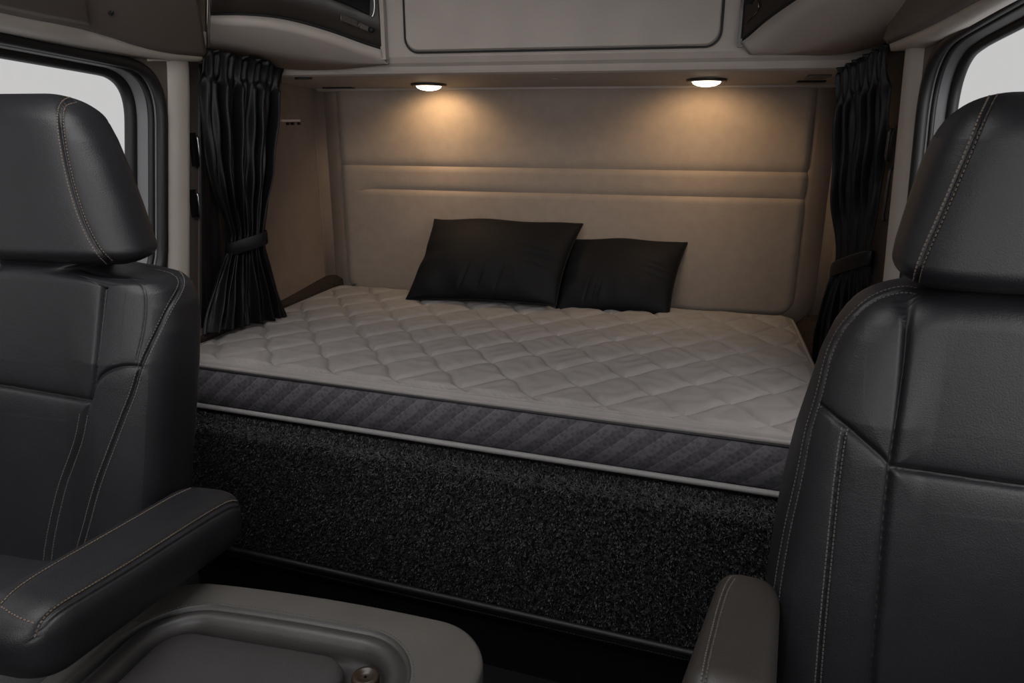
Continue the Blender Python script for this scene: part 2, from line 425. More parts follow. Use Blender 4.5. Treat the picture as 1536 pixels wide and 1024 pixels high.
lean(struct('trim_16', box(XL - .05, XL - .015, 2.088, 2.105, .3, 1.60), 'rubber'))
lean(struct('trim_4', box(XR - .003, XR + .06, 2.165, 2.40, 0.6, 2.0), 'rubber'))
for nm_, a_, b_ in (('trim_17', (222, 90), (256, 90)), ('trim_18', (281, 90), (304, 90))):
    struct(nm_, tube([aX(*a_, XL + .012), aX(*b_, XL + .012)], .0035, 6), 'pillar')

# headers above the side windows (rows of world points, front to rear)
def sheet(nm, rows, m, kind='structure', parent=None, sub=10, solid=.012, off=0., smooth=True):
    R_ = [smooth_path(np.array(r, float), .0001, it=3) if False else np.array(r, float) for r in rows]
    dense = []
    for r in R_:
        p = smooth_path(r, 1e9, it=0) if False else r
        q = smooth_path(p, .01, it=2); t = np.linspace(0, len(q) - 1, 60)
        dense.append(np.stack([np.interp(t, np.arange(len(q)), q[:, k]) for k in range(3)], 1))
    V = np.concatenate(dense)
    return mk(nm, V, gridf(len(dense), 60), m, parent, smooth=smooth, kind=kind, solid=solid, off=off)
h0 = [aX(x, y, XL + .004) for x, y in ((-260, -15), (-120, 20), (0, 44), (150, 78), (235, 87), (300, 90))]
h1 = [aX(x, y, XL + .055) for x, y in ((-260, -55), (-120, -15), (0, 18), (128, 41), (230, 76), (303, 83))]
h1b = [p + np.array([.012, 0, .012]) for p in h1]
def inw(p, X, z): return np.array([X, p[1] * X / p[0], z])      # leans inwards as it rises
h2 = [inw(p, XL + .17, p[2] + .16) for p in h1]
h3 = [inw(p, XL + .30, 2.32) for p in h1]
sheet('trim_5', [h1, h1b, h2, h3], 'plastic_dim')
pc = [inw(p, p[0] + .022, p[2] + .004) for p in h1b[:4]]; pd = [inw(p, p[0] + .022, p[2]) for p in h2[:4]]; pe = [inw(p, p[0] + .022, 2.30) for p in h3[:4]]
sheet('trim_19', [h1b[:4], pc, pd, pe], 'plastic_dim', solid=.02)
sheet('trim_11', [h0, [.5 * (a + b) + np.array([0.004, 0, -.006]) for a, b in zip(h0, h1)], [p + np.array([-.002, 0, .001]) for p in h1]], 'pillar')  # strip under the header crease: window light put into its paler colour
g0 = [aX(x, y, XR - .004) for x, y in ((1700, -105), (1600, -40), (1536, -12), (1450, 37), (1400, 68), (1345, 74))]
g1 = [aX(x, y, XR - .05) for x, y in ((1700, -160), (1600, -70), (1536, -38), (1450, 8), (1400, 36), (1335, 64))]
g1b = [p + np.array([-.012, 0, .012]) for p in g1]
g2 = [np.array([XR - .03, p[1], p[2] + .16]) for p in g1]; g3 = [np.array([XR - .01, p[1], 2.32]) for p in g1]
sheet('trim_6', [g1, g1b, g2, g3], 'plastic_dim')
sheet('trim_12', [g0, [.5 * (a + b) + np.array([-0.004, 0, -.006]) for a, b in zip(g0, g1)], [p + np.array([.002, 0, .001]) for p in g1]], 'pillar')  # right-hand strip, brightened by the same pale colour in place of light

# corner coves beside the back wall
for nm, x, sg in (('trim_7', XL, 1), ('trim_8', XR, -1)):
    V = []
    for z in (.6, 1.56):
        for a in np.linspace(0, math.pi / 2, 10):
            V.append((x + sg * .075 * (1 - math.cos(a)) , 2.84 + .095 * math.sin(a), z))
        V.append((x - sg * .001, 2.96, z))
    struct(nm, (np.array(V), gridf(2, 11, False, True) + [tuple(range(11)), tuple(range(21, 10, -1))]), 'wall', smooth=True)

# back wall surround (ring with a soft lip) and the padded panel
PX0, PX1, PZ0, PZ1 = -1.412, .390, .728, 1.56
ring_in = rrect(PX0, PX1, PZ0, PZ1, .06, 12, (.01, .01, .085, .085))
def off2(pts, d):
    p = np.array(pts); return [tuple(q) for q in inset(p, -d)]
def frame_ring():
    L = []
    for d, y in ((.0, 2.945), (.0, 2.905), (.004, 2.893), (.012, 2.889), (.025, 2.890), (.045, 2.894), (.07, 2.903), (.085, 2.914)):
        o = off2(ring_in, d); L.append(np.array([(min(max(a, XL + .002), XR - .002), y, b) for a, b in o]))
    return np.concatenate(L), gridf(len(L), len(ring_in), False, True)
mk('trim_9', *frame_ring(), 'wall', kind='structure')

def padded_panel():
    nx, nz = 220, 150; V = []
    zs = np.linspace(PZ0 + .004, PZ1 - .002, nz); xs = np.linspace(PX0 + .004, PX1 - .004, nx)
    X, Z = np.meshgrid(xs, zs, indexing='ij'); r = .08
    # round lower corners by pulling points in
    for cx, s in ((PX0 + .004 + r, -1), (PX1 - .004 - r, 1)):
        cz = PZ0 + .004 + r; m_ = ((X - cx) * s > 0) & (Z < cz); d = np.hypot(X - cx, Z - cz)
        k = np.where(m_ & (d > r), r / np.maximum(d, 1e-6), 1); X = np.where(m_, cx + (X - cx) * k, X); Z = np.where(m_, cz + (Z - cz) * k, Z)
    de = np.minimum(np.minimum(xs - xs[0], xs[-1] - xs)[:, None] * np.ones_like(Z), np.minimum(zs - zs[0], zs[-1] - zs)[None] * np.ones_like(X))
    Y = 2.898 + .016 * (1 - np.sqrt(np.clip(1 - (1 - np.clip(de / .016, 0, 1)) ** 2, 0, 1)))
    s1 = ZC - .203; s2 = ZC - .298
    def groove(dz, dep): return dep * np.where(dz > 0, np.exp(-(dz / .022) ** 2), np.exp(-(dz / .0035) ** 2))
    Y += groove(Z - s1, .014)
    Y += groove(Z - s2, .013) * sstep(-1.36, -1.27, X)
    Y += .0015 * np.sin(X * 9 + Z * 5) * np.sin(Z * 11)
    V = np.stack([X, Y, Z], 2).reshape(-1, 3); f = gridf(nx, nz)
    return V, f
pn = mk('padded_wall_panel', *padded_panel(), 'suede', solid=.02, off=-1)
tag(pn, 'large beige suede padded panel on the back wall with two horizontal seams', 'wall panel')
pn['kind'] = 'structure'; del pn['label']; del pn['category']; pn.name = 'trim_10'

# ================================================================== REAR OVERHEAD CABINET
rc = empty('overhead_cabinet', 'wide taupe overhead cabinet across the back wall above the padded panel', 'cabinet', loc=(-.5, 2.6, 1.55))
prof = [(2.94, 1.543), (2.885, 1.541), (2.875, 1.545), (2.872, 1.552), (2.60, 1.566), (2.445, 1.577), (2.432, 1.582), (2.428, 1.590), (2.424, 1.602), (2.412, 1.612), (2.402, 1.63), (2.40, 1.66), (2.398, 1.9), (2.396, 2.30), (2.94, 2.30)]
mk('body', *prism_x([(a, b) for a, b in prof], XL + .002, XR - .002), 'plastic', rc, smooth=False)
def onface(px, py, Y=2.397): p = aY(px, py, Y); return p[0], p[2]
a0 = onface(607, 40); a1 = onface(1083, 40); zb = (onface(640, 82)[1] + onface(1050, 67)[1]) / 2
dr = rrect(a0[0], a1[0], zb, 2.1, .045, 10)
gk = mk('gasket', *tube([(a, 2.394, b) for a, b in dr], .0032, 6, True), 'rubber', rc)
d2 = rrect(a0[0] + .006, a1[0] - .006, zb + .006, 2.094, .042, 10)
dv, df = prism_y(d2, 2.385, 2.40); dd = mk('door', dv, df, 'plastic', rc, smooth=False)
md = dd.modifiers.new('b', 'BEVEL'); md.width = .004; md.segments = 3; md.limit_method = 'ANGLE'
# small mark, slots and flap on the underside
def uz(y): return np.interp(y, [2.445, 2.60, 2.872], [1.577, 1.566, 1.552])
def aU(px, py):
    lo, hi = 2.44, 2.88                       # find where the pixel's ray meets the sloped underside
    for _ in range(30):
        m_ = (lo + hi) / 2; p = aY(px, py, m_)
        if p[2] < uz(m_): lo = m_
        else: hi = m_
    return p
p = aU(833, 117); mk('badge', *tube([(p[0] + .012 * math.cos(a), p[1] + .010 * math.sin(a), p[2] - .002) for a in np.linspace(.6, 5.6, 14)], .0012, 6), 'chrome', rc)
for nm, (x0, x1, y0, y1) in {'vent_slot': ((PX0 - .02), PX0 + .10, 2.80, 2.84), }.items():
    mk('vent_slot', *box(x0, x1, y0, y1, uz(2.82) - .004, uz(2.82) + .004), 'dark', rc, smooth=False)
q0, q1 = aU(1195, 122), aU(1240, 120)
mk('vent_slot', *box(q0[0], q1[0], 2.72, 2.765, uz(2.74) - .005, uz(2.74) + .004), 'dark', rc, smooth=False)
rbox('flap', (q0[0] + .01, q1[0] - .01, 2.55, 2.70, uz(2.62) - .004, uz(2.62) + .006), 'plastic_dim', rc, .006)
p = aU(455, 116); mk('latch', *tube([(p[0] + t, p[1] + .004 * math.sin(t * 90), p[2] - .003) for t in np.linspace(-.03, .03, 10)], .004, 6), 'rubber', rc)

# puck lights
def puck(px, py, label):
    c = aU(px, py); sl = math.atan2(uz(c[1] - .1) - uz(c[1] + .1), .2)
    t = empty('recessed_downlight', label, 'light', 'round warm downlights under the overhead cabinet', loc=(c[0], c[1], c[2]))
    nn = 48; th = np.linspace(0, 2 * math.pi, nn, endpoint=False)
    def ringv(r, dz):
        return np.stack([c[0] + r * np.cos(th), c[1] + r * np.sin(th), c[2] - .0015 - (np.sin(th) * r) * math.tan(sl) + dz - 0 * th], 1)
    R_ = [(.066, .004), (.066, -.003), (.062, -.007), (.054, -.008), (.049, -.006), (.047, .001), (.047, .006)]
    mk('bezel', np.concatenate([ringv(a, b) for a, b in R_]), gridf(len(R_), nn, False, True), 'gloss', t)
    L = [ringv(a, b) for a, b in ((.0475, -.004), (.043, -.012), (.03, -.018), (.014, -.021), (.001, -.022))]
    mk('lens', np.concatenate(L), gridf(len(L), nn, False, True) + [tuple(4 * nn + k for k in range(nn))], 'lamp', t)
    ld = bpy.data.lights.new('downlight_lamp', 'SPOT'); ld.energy = PUCK_W; ld.color = (1., .68, .36); ld.spot_size = math.radians(150); ld.spot_blend = .6; ld.shadow_soft_size = .03
    lo = bpy.data.objects.new('bulb', ld); COL.objects.link(lo); lo.location = (c[0], c[1] + .02, c[2] - .028); lo.rotation_euler = (math.radians(28), 0, 0); lo.parent = t
puck(643, 126, 'lit round downlight above the left pillow, the left one under the cabinet')
puck(1060, 119, 'lit round downlight under the cabinet on the side of the right-hand curtain')

# ================================================================== SIDE OVERHEAD UNITS
def unit(label, face, lip, rear, base, flip):
    t = empty('corner_locker', label, 'locker', 'corner lockers either side of the overhead cabinet', loc=base)
    face = [aY(*p) for p in face]; lip = [aY(*p) for p in lip]; rear = [aY(*p) for p in rear]
    top = [np.array([p[0], p[1] - .0, 2.31]) for p in face]
    mid = [f_ + np.array([0, -.012, -.006]) for f_ in face]
    low = [.6 * l + .4 * f_ + np.array([0, -.014, -.004]) for l, f_ in zip(lip, face)]
    sheet('shell', [mid, low, lip, [.5 * (a + b) + np.array([0, 0, -.002]) for a, b in zip(lip, rear)], rear, [p + np.array([0, .0, .05]) for p in rear]], 'plastic', None, t, solid=.006)
    sheet('fascia', [[p + np.array([0, -.004, .003]) for p in face], [p + np.array([0, -.004, .09]) for p in face], top], 'gloss', None, t, solid=.006)
    sheet('fascia_gap', [[p + np.array([0, -.001, -.006]) for p in face], [p + np.array([0, -.001, .008]) for p in face]], 'dark', None, t, solid=.004)
    return t, face
uL, fL = unit('curved taupe corner locker with black screen fascia above the left curtain',
   [(318, 22, 2.15), (350, 21, 2.16), (385, 22, 2.18), (433, 27, 2.22), (500, 46, 2.29), (545, 63, 2.35), (574, 72, 2.38)],
   [(316, 36, 2.14), (345, 38, 2.15), (385, 40, 2.17), (433, 47, 2.21), (500, 66, 2.29), (550, 85, 2.36), (578, 92, 2.388)],
   [(308, 73, 2.17), (335, 80, 2.24), (370, 90, 2.32), (430, 104, 2.398), (500, 104, 2.398), (550, 99, 2.398), (583, 95, 2.398)], (-1.25, 2.4, 1.6), 1)
# end face against the rear cabinet, screen, buttons
e = fL[-1]
mk('end_panel', *box(e[0] - .004, e[0] + .012, e[1] - .008, 2.392, e[2] - .035, 2.31), 'plastic', uL, smooth=False)
def slab(nm, pts, m, parent, th=.006):
    P_ = np.array(pts); n_ = np.cross(P_[1] - P_[0], P_[2] - P_[0]); n_ /= np.linalg.norm(n_)
    if n_[1] > 0: n_ = -n_
    k = len(P_); V = np.concatenate([P_, P_ + n_ * th]); f = [tuple(range(k)), tuple(range(2 * k - 1, k - 1, -1))] + [(i, (i + 1) % k, k + (i + 1) % k, k + i) for i in range(k)]
    return mk(nm, V, f, m, parent, smooth=False)
yf = lambda px: np.interp(px, [318, 385, 433, 500, 545, 574], [2.15, 2.18, 2.22, 2.29, 2.35, 2.38]) - .012
def fp(px, py): return aY(px, py, yf(px))
slab('screen', [fp(497, -2), fp(525, 9), fp(554, 23), aY(556, -90, yf(556)), aY(497, -120, yf(497))], 'screen', uL, .003)
mk('screen_rim', *tube(smooth_path([aY(563, -90, yf(563)), fp(561, -10), fp(562, 16), fp(558, 26)], .004), .003, 8), 'chrome', uL)
slab('button', [fp(512, 20), fp(536, 32), fp(536, 41), fp(512, 31)], 'bronze', uL, .004)
slab('button', [fp(539, 34), fp(554, 41), fp(554, 48), fp(539, 42)], 'bronze', uL, .004)
k_ = fp(558, 45); mk('knob', *tube([k_ + np.array([0, -.001, 0]), k_ + np.array([0, -.012, 0])], .008, 16), 'rubber', uL)
mk('button_edge', *tube([fp(511.5, 20), fp(511.5, 32)], .0011, 6), 'chrome', uL)
mk('button_edge', *tube([fp(539.5, 33), fp(537, 41)], .0011, 6), 'chrome', uL)
uR, fR = unit('curved taupe corner locker with brown control fascia above the right curtain',
   [(1112, 60, 2.385), (1120, 55, 2.37), (1150, 28, 2.30), (1190, 0, 2.2), (1260, -45, 2.08), (1340, -95, 1.95), (1420, -150, 1.85)],
   [(1124, 79, 2.39), (1140, 78, 2.37), (1170, 56, 2.30), (1222, 15, 2.16), (1290, -30, 2.04), (1370, -85, 1.93), (1450, -140, 1.83)],
   [(1128, 80, 2.396), (1185, 81, 2.396), (1258, 83, 2.396), (1330, 64, 2.24), (1380, 35, 2.08), (1425, 6, 1.95), (1470, -25, 1.83)], (.3, 2.3, 1.6), -1)
e = fR[0]
mk('end_panel', *box(e[0] - .010, e[0] + .004, e[1] - .006, 2.392, e[2] - .02, 2.31), 'gloss', uR, smooth=False)
yg = lambda px: np.interp(px, [1112, 1120, 1150, 1190], [2.385, 2.37, 2.30, 2.2]) - .012
def gp(px, py): return aY(px, py, yg(px))
slab('button', [gp(1120, -8), gp(1136, -8), gp(1128, 6), gp(1118, 8)], 'rubber', uR, .003)
slab('button', [gp(1137, -6), gp(1138, 14), gp(1120, 36), gp(1117, 26)], 'bronze', uR, .003)
mk('button_edge', *tube([gp(1137, 2), gp(1138, 10), gp(1135, 18), gp(1120, 34)], .0011, 6), 'chrome', uR)

# chrome pole and small fittings
p0, p1 = aY(314, -40, 2.12), aY(312, 72, 2.12)
tag(mk('grab_pole', *tube([p0 + (p0 - p1) * 1.5, p0, p1], .005, 10), 'chrome'), 'thin chrome rod hanging at the front edge of the left corner locker', 'rod')
c = aX(156, 14, XL + .085)
hk = empty('coat_hook', 'small black coat hook on the header above the left window', 'hook', loc=tuple(c))
mk('hook_plate', *tube([c + np.array([-.016, 0, 0]), c + np.array([.004, 0, 0])], .011, 14), 'rubber', hk)
mk('hook_arm', *tube(smooth_path([c, c + np.array([.012, 0, -.004]), c + np.array([.018, 0, -.014]), c + np.array([.022, 0, -.004])], .003), .004, 8), 'rubber', hk)
# latches in the slots behind the pillars
def latch(nm, label, px0, py0, px1, py1, X, sg, m='chrome'):
    t = empty(nm, label, 'latch', 'latches in the slots behind the pillars', loc=tuple(aX(px1, py1, X)))
    a = aX(px0, py0, X); b = aX(px1, py1, X); y = (a[1] + b[1]) / 2
    mk('latch_plate', *box(min(X, X + sg * .02), max(X, X + sg * .02), y - .013, y + .010, b[2] - .008, a[2] + .008), 'rubber', t, smooth=False)
    mk('latch_bar', *tube([(X - sg * .006, y + .004, a[2]), (X - sg * .010, y + .004, a[2] - .012), (X - sg * .010, y + .004, b[2] + .012), (X - sg * .006, y + .004, b[2])], .0045, 8), m, t)
latch('door_latch', 'upper black and chrome latch in the slot behind the left pillar', 293, 203, 293, 245, XL - .012, -1)
latch('door_latch', 'lower black and chrome latch in the slot behind the left pillar', 293, 288, 293, 322, XL - .012, -1)
latch('door_latch', 'short black latch in the slot beside the right pillar', 1339, 192, 1338, 243, XR - .006, 1, 'gloss')
latch('door_latch', 'long black latch bar below the short one beside the right pillar', 1337, 250, 1336, 335, XR - .006, 1, 'gloss')
# wall fitting on the left sleeper wall
a = aX(420, 181, XL); b = aX(448, 183, XL)
wf = empty('wall_bracket', 'tiny beige bracket on the left sleeper wall beside the curtain', 'bracket', loc=tuple(a))
mk('bracket_rail', *box(XL, XL + .008, a[1], b[1], a[2] - .004, a[2] + .004), 'pillar', wf, smooth=False)
for yy in (.3, .55, .9):
    mk('bracket_pin', *box(XL, XL + .012, a[1] + (b[1] - a[1]) * yy, a[1] + (b[1] - a[1]) * yy + .008, a[2] - .016, a[2] - .006), 'rubber', wf, smooth=False)

# ================================================================== BED
FY = lambda x: 1.718 - .105 * (x + 1.36)            # front face of the bunk
def bunk():
    xs = np.linspace(XL + .003, XR - .003, 40); prof = []
    zt = .602
    prof += [(1.2, zt), (.045, zt)]
    for a in np.linspace(0, math.pi / 2, 7): prof.append((.035 - .035 * math.sin(a), zt - .035 + .035 * math.cos(a)))
    prof += [(0, .4), (.0, .215), (.018, .20), (.018, .0), (1.2, 0)]
    V = np.array([[(x, FY(x) + d if d < 1 else 2.945, z) for d, z in prof] for x in xs]).reshape(-1, 3)
    k = len(prof); f = gridf(40, k, False, True) + [tuple(range(k)), tuple(39 * k + i for i in reversed(range(k)))]
    return V, f
bb = empty('bunk_base', 'charcoal carpeted bunk base under the mattress', 'bed base', loc=(-.5, 1.7, 0))
mk('body', *bunk(), 'carpet', bb, smooth=False)
def pile(n):
    x = rng.uniform(XL + .02, XR - .01, n); u = rng.uniform(0, 1, n)
    V = np.zeros((n, 6, 3)); 
    L_ = .10 + .375
    s = u * (.115 + .40)
    # position and frame on the front face / rounded edge / top ledge
    pos = np.zeros((n, 3)); nor = np.zeros((n, 3))
    top = s < .07; edge = (s >= .07) & (s < .125); fr = s >= .125
    pos[top] = np.stack([x[top], FY(x[top]) + .105 - s[top], np.full(top.sum(), .602)], 1); nor[top] = (0, 0, 1)
    a = (s[edge] - .07) / .055 * math.pi / 2
    pos[edge] = np.stack([x[edge], FY(x[edge]) + .035 - .035 * np.sin(a), .567 + .035 * np.cos(a)], 1); nor[edge] = np.stack([0 * a, -np.sin(a), np.cos(a)], 1)
    pos[fr] = np.stack([x[fr], FY(x[fr]), .567 - (s[fr] - .125) * .90], 1); nor[fr] = (0, -1, 0)
    tx = np.tile([1., -.105, 0], (n, 1)); tz = np.cross(nor, tx)
    ang = rng.uniform(0, 2 * math.pi, n); d = np.cos(ang)[:, None] * tx + np.sin(ang)[:, None] * tz
    side = np.cross(nor, d); ln = rng.uniform(.008, .016, n)[:, None]; wd = rng.uniform(.0007, .0014, n)[:, None]
    bend = rng.uniform(-.5, .5, n)[:, None]; h = rng.uniform(.001, .005, n)[:, None]
    p0 = pos - d * ln * .5 - nor * .001; p1 = pos + nor * h + side * bend * ln; p2 = pos + d * ln * .5 + nor * h * .2
    for k, (p, w_) in enumerate(((p0, wd), (p1, wd * 1.1), (p2, wd * .5))):
        V[:, 2 * k] = p - side * w_; V[:, 2 * k + 1] = p + side * w_
    b_ = np.arange(n)[:, None] * 6
    f = np.concatenate([b_ + np.array([0, 1, 3, 2]), b_ + np.array([2, 3, 5, 4])])
    me = bpy.data.meshes.new('carpet_pile'); me.from_pydata(V.reshape(-1, 3).tolist(), [], f.tolist()); me.materials.append(M['pile'])
    o = bpy.data.objects.new('carpet_pile', me); COL.objects.link(o); o.parent = bb; o['kind'] = 'stuff'
pile(60000)
xs = np.linspace(XL + .01, XR - .01, 30)
mk('kick_rail', *tube([(x, FY(x) - .004, .205) for x in xs], .010, 10), 'rubber', bb)
band = []
for x in xs: band += [(x, FY(x) + .006, .196), (x, FY(x) + .002, .18), (x, FY(x) + .006, .163), (x, FY(x) + .02, .163), (x, FY(x) + .02, .196)]
mk('kick_band', band, gridf(30, 5, False, True), 'leather', bb)
st = []
for x in np.arange(-1.25, .42, .009): st.append(box(x, x + .0055, FY(x) + .0005, FY(x) + .003, .177, .1785))
o_ = mk('kick_stitching', *join(st), 'stitch_grey', bb, smooth=False)
# side ledges of carpet, the light's brown tint put into their colour
V = []
for y in np.linspace(1.95, 2.93, 20):
    e_ = -1.500 + .052 * (y - 1.815)          # follows the mattress edge
    V += [(XL - .004, y, .60), (XL - .004, y, .775 + .022 * sstep(2.4, 2.9, y)), (e_ - .003, y, .766 + .012 * sstep(2.6, 2.9, y)), (e_, y, .745), (e_, y, .60)]
mk('trim_14', V, gridf(20, 5, False, True) + [(0, 1, 2, 3, 4), (99, 98, 97, 96, 95)], 'carpet_light_tint', smooth=False, kind='structure')
V = []
for y in np.linspace(2.44, 2.93, 20):
    V += [(XR - .001, y, .60), (XR - .001, y, .735), (XR - .06, y, .72), (XR - .085, y, .69), (XR - .085, y, .60)]
mk('trim_15', V, gridf(20, 5, False, True) + [(0, 1, 2, 3, 4), (99, 98, 97, 96, 95)], 'carpet_light_tint', smooth=False, kind='structure')

# mattress
ZT = ZC - .686; ZB = .612
MFL, MFR, MBR, MBL = np.array([-1.490, 1.814]), np.array([.378, 1.618]), np.array([.378, 2.735]), np.array([-1.438, 2.835])
def quad_path(d=0., rad=.06, step=.01):
    C_ = [MFL, MFR, MBR, MBL]; cc = sum(C_) / 4; pts = []
    for i in range(4):
        p = C_[i]; a = C_[i - 1] - p; b = C_[(i + 1) % 4] - p; a = a / np.linalg.norm(a); b = b / np.linalg.norm(b)
        for s in np.linspace(0, 1, 10): pts.append((1 - s) ** 2 * (p + a * rad) + 2 * s * (1 - s) * p + s * s * (p + b * rad))
    P_ = np.array(pts); P_ = resample(np.concatenate([P_, P_[:1]]), step)[:-1]
    return inset(P_, d) if d else P_
mt = empty('mattress', 'grey quilted mattress with charcoal striped sides lying on the carpeted bunk', 'mattress', loc=(-.5, 2.2, ZB))
QA = np.array([.1095, .1005]); QB = np.array([.0835, -.1185]); QO = np.array([-.343, 1.963]); QI = np.linalg.inv(np.stack([QA, QB], 1))
def quilt_top():
    nu, nv = 620, 380
    u = np.linspace(0, 1, nu)[:, None, None]; v_ = np.linspace(0, 1, nv)[None, :, None]
    P_ = (1 - u) * (1 - v_) * MFL + u * (1 - v_) * MFR + u * v_ * MBR + (1 - u) * v_ * MBL
    # distances to the four edges
    C_ = [MFL, MFR, MBR, MBL]; ds = []
    for i in range(4):
        a, b = C_[i], C_[(i + 1) % 4]; t = (b - a) / np.linalg.norm(b - a); nn = np.array([-t[1], t[0]])
        ds.append(((P_ - a) * nn).sum(2))
    ds = np.array(ds); rad = .055
    # corner rounding
    for i in range(4):
        d0, d1 = ds[i], ds[i - 1]; m_ = (d0 < rad) & (d1 < rad); q = np.hypot(rad - d0, rad - d1)
        a, b = C_[i], C_[(i + 1) % 4]; t = (b - a) / np.linalg.norm(b - a); n0 = np.array([-t[1], t[0]])
        a2, b2 = C_[i - 1], C_[i]; t2 = (b2 - a2) / np.linalg.norm(b2 - a2); n1 = np.array([-t2[1], t2[0]])
        k = np.where(m_ & (q > rad), 1 - rad / np.maximum(q, 1e-9), 0)
        P_ = P_ + (k * (rad - d0))[..., None] * n0 + (k * (rad - d1))[..., None] * n1
    de = ds.min(0)
    for i in range(4):
        d0, d1 = ds[i], ds[i - 1]; m_ = (d0 < rad) & (d1 < rad); q = np.hypot(rad - d0, rad - d1); de = np.where(m_, np.clip(rad - q, 0, 9), de)
    ab = (P_ - QO) @ QI.T; A, B = ab[..., 0], ab[..., 1]
    A = A - .035 * np.sin(2 * math.pi * B); B = B - .03 * np.sin(2 * math.pi * A)
    da = abs(A - np.round(A)); db = abs(B - np.round(B))
    dl = np.minimum(da, db)
    node = np.exp(-((da ** 2 + db ** 2) / .02))
    pil = 1 - np.exp(-(dl / .07) ** 1.05) - .2 * node
    inner = sstep(.016, .036, de)
    H = .0120 * (pil - .35) * inner
    H += .0016 * inner * np.sin(P_[..., 0] * 61 + 3 * np.sin(P_[..., 1] * 23)) * np.sin(P_[..., 1] * 47 + 2 * np.sin(P_[..., 0] * 31)) * pil
    # seam parallel to the edge and gathered strip next to it
    H += -.0035 * np.exp(-((de - .011) / .003) ** 2)
    gat = np.exp(-((de - .022) / .008) ** 2); H += .0008 * gat * np.sin(P_[..., 0] * 330 + P_[..., 1] * 330)
    r = .010; k = np.clip(1 - de / r, 0, 1); H -= .012 * (1 - np.sqrt(np.clip(1 - k * k, 0, 1)))
    Z = ZT + H
    return np.concatenate([P_, Z[..., None]], 2).reshape(-1, 3), gridf(nu, nv)
mk('quilted_top', *quilt_top(), 'quilt', mt)
rings = []
for d, z in ((.0, ZT - .011), (-.003, ZT - .015), (-.003, ZT - .020), (.003, ZT - .024), (-.003, ZT - .032), (-.008, ZT - .06), (-.010, ZT - .09), (-.007, ZB + .022), (.002, ZB + .014), (.006, ZB + .004)):
    q = quad_path(); q = inset(q, d); rings.append(np.concatenate([q, np.full((len(q), 1), z)], 1))
nq = len(rings[0])
mk('top_edge_roll', np.concatenate(rings[:4]), gridf(4, nq, False, True), 'quilt', mt, solid=.003)
mk('striped_border', np.concatenate(rings[3:]), gridf(7, nq, False, True) + [tuple(6 * nq + k for k in range(nq))], 'border', mt)
q = inset(quad_path(), -.001); mk('black_tape', *tube(np.concatenate([q, np.full((nq, 1), ZT - .025)], 1), .003, 8, True), 'black_tape', mt)
q = inset(quad_path(), -.010); mk('bottom_piping', *tube(np.concatenate([q, np.full((nq, 1), ZB + .010)], 1), .0078, 10, True), 'piping', mt)

# pillows
def pillow(label, bl, br, tr, tl, T, seed, ndir, loc):
    bl, br, tr, tl = map(np.array, (bl, br, tr, tl)); r = np.random.default_rng(seed)
    nu, nv = 120, 90; u = np.linspace(-1, 1, nu)[:, None] * np.ones((1, nv)); v_ = np.linspace(-1, 1, nv)[None] * np.ones((nu, 1))
    # edges draw in between the corners
    uu = u * (1 - .055 * (1 - v_ ** 2)) + .02 * np.exp(-((v_ - .0) / .25) ** 2) * (u < 0) * u * -1; vv = v_ * (1 - .06 * (1 - u ** 2)) + .03 * np.sin(u * 5 + seed) * (v_ > 0) * v_ * (1 - u ** 2)
    a, b = (uu + 1) / 2, (vv + 1) / 2
    P_ = ((1 - a) * (1 - b))[..., None] * bl + (a * (1 - b))[..., None] * br + (a * b)[..., None] * tr + ((1 - a) * b)[..., None] * tl
    prof = ((1 - u ** 2) * (1 - v_ ** 2)).clip(0) ** .36
    cor = 1 - .35 * (abs(u) * abs(v_)) ** 2
    n_ = np.cross(br - bl, tl - bl); n_ /= np.linalg.norm(n_)
    if n_[1] > 0: n_ = -n_
    wr = np.zeros_like(u)
    for _ in range(9):
        # wrinkles radiating from the lower edge and the corners
        c0 = r.choice([-1, 1]); kx = r.uniform(7, 15); ph = r.uniform(0, 6.3)
        wr += .0035 * np.sin(kx * (u + .25 * v_ * c0) + ph) * np.exp(-((v_ + 1) / .55) ** 2) + .0022 * np.sin(kx * (v_ + .3 * u * c0) + ph * 2) * np.exp(-((abs(u) - 1) / .35) ** 2) * (u * c0 > 0)
    for uc in r.uniform(-.5, .3, 3): wr += -.010 * np.exp(-((u - uc - .10 * (v_ + 1)) / .022) ** 2) * np.exp(-((v_ + .72) / .25) ** 2)
    for vc in (-.05, -.25, .12): wr += -.010 * np.exp(-((v_ - vc + .25 * (u - .7)) / .03) ** 2) * np.exp(-((u - .74) / .22) ** 2)
    F_ = P_ + n_ * (prof * cor * T + wr * prof)[..., None]
    B_ = P_ - n_ * (prof * cor * T * .55)[..., None]
    V = np.concatenate([F_.reshape(-1, 3), B_.reshape(-1, 3)]); f = gridf(nu, nv); off_ = nu * nv
    f = f + [tuple(i + off_ for i in reversed(q)) for q in f]
    me_o = mk('pillow', V, f, 'pillowfab')
    bm = bmesh.new(); bm.from_mesh(me_o.data); bmesh.ops.remove_doubles(bm, verts=bm.verts, dist=1e-5); bmesh.ops.recalc_face_normals(bm, faces=bm.faces); bm.to_mesh(me_o.data); bm.free()
    # piping round the edge
    ed = np.concatenate([P_[:, 0], P_[-1, 1:], P_[-2::-1, -1], P_[0, -2:0:-1]])
    mk('pillow_piping', *tube(ed, .0035, 6, True), 'pillowfab', me_o)
    return tag(me_o, label, 'pillow', 'black pillows leaning on the back panel')
pillow('black pillow with wrinkled lower edge leaning in front of the second pillow', aY(609, 449, 2.62), aY(834, 458, 2.59), aY(874, 336, 2.85), aY(652, 329, 2.86), .095, 3, 0, 0)
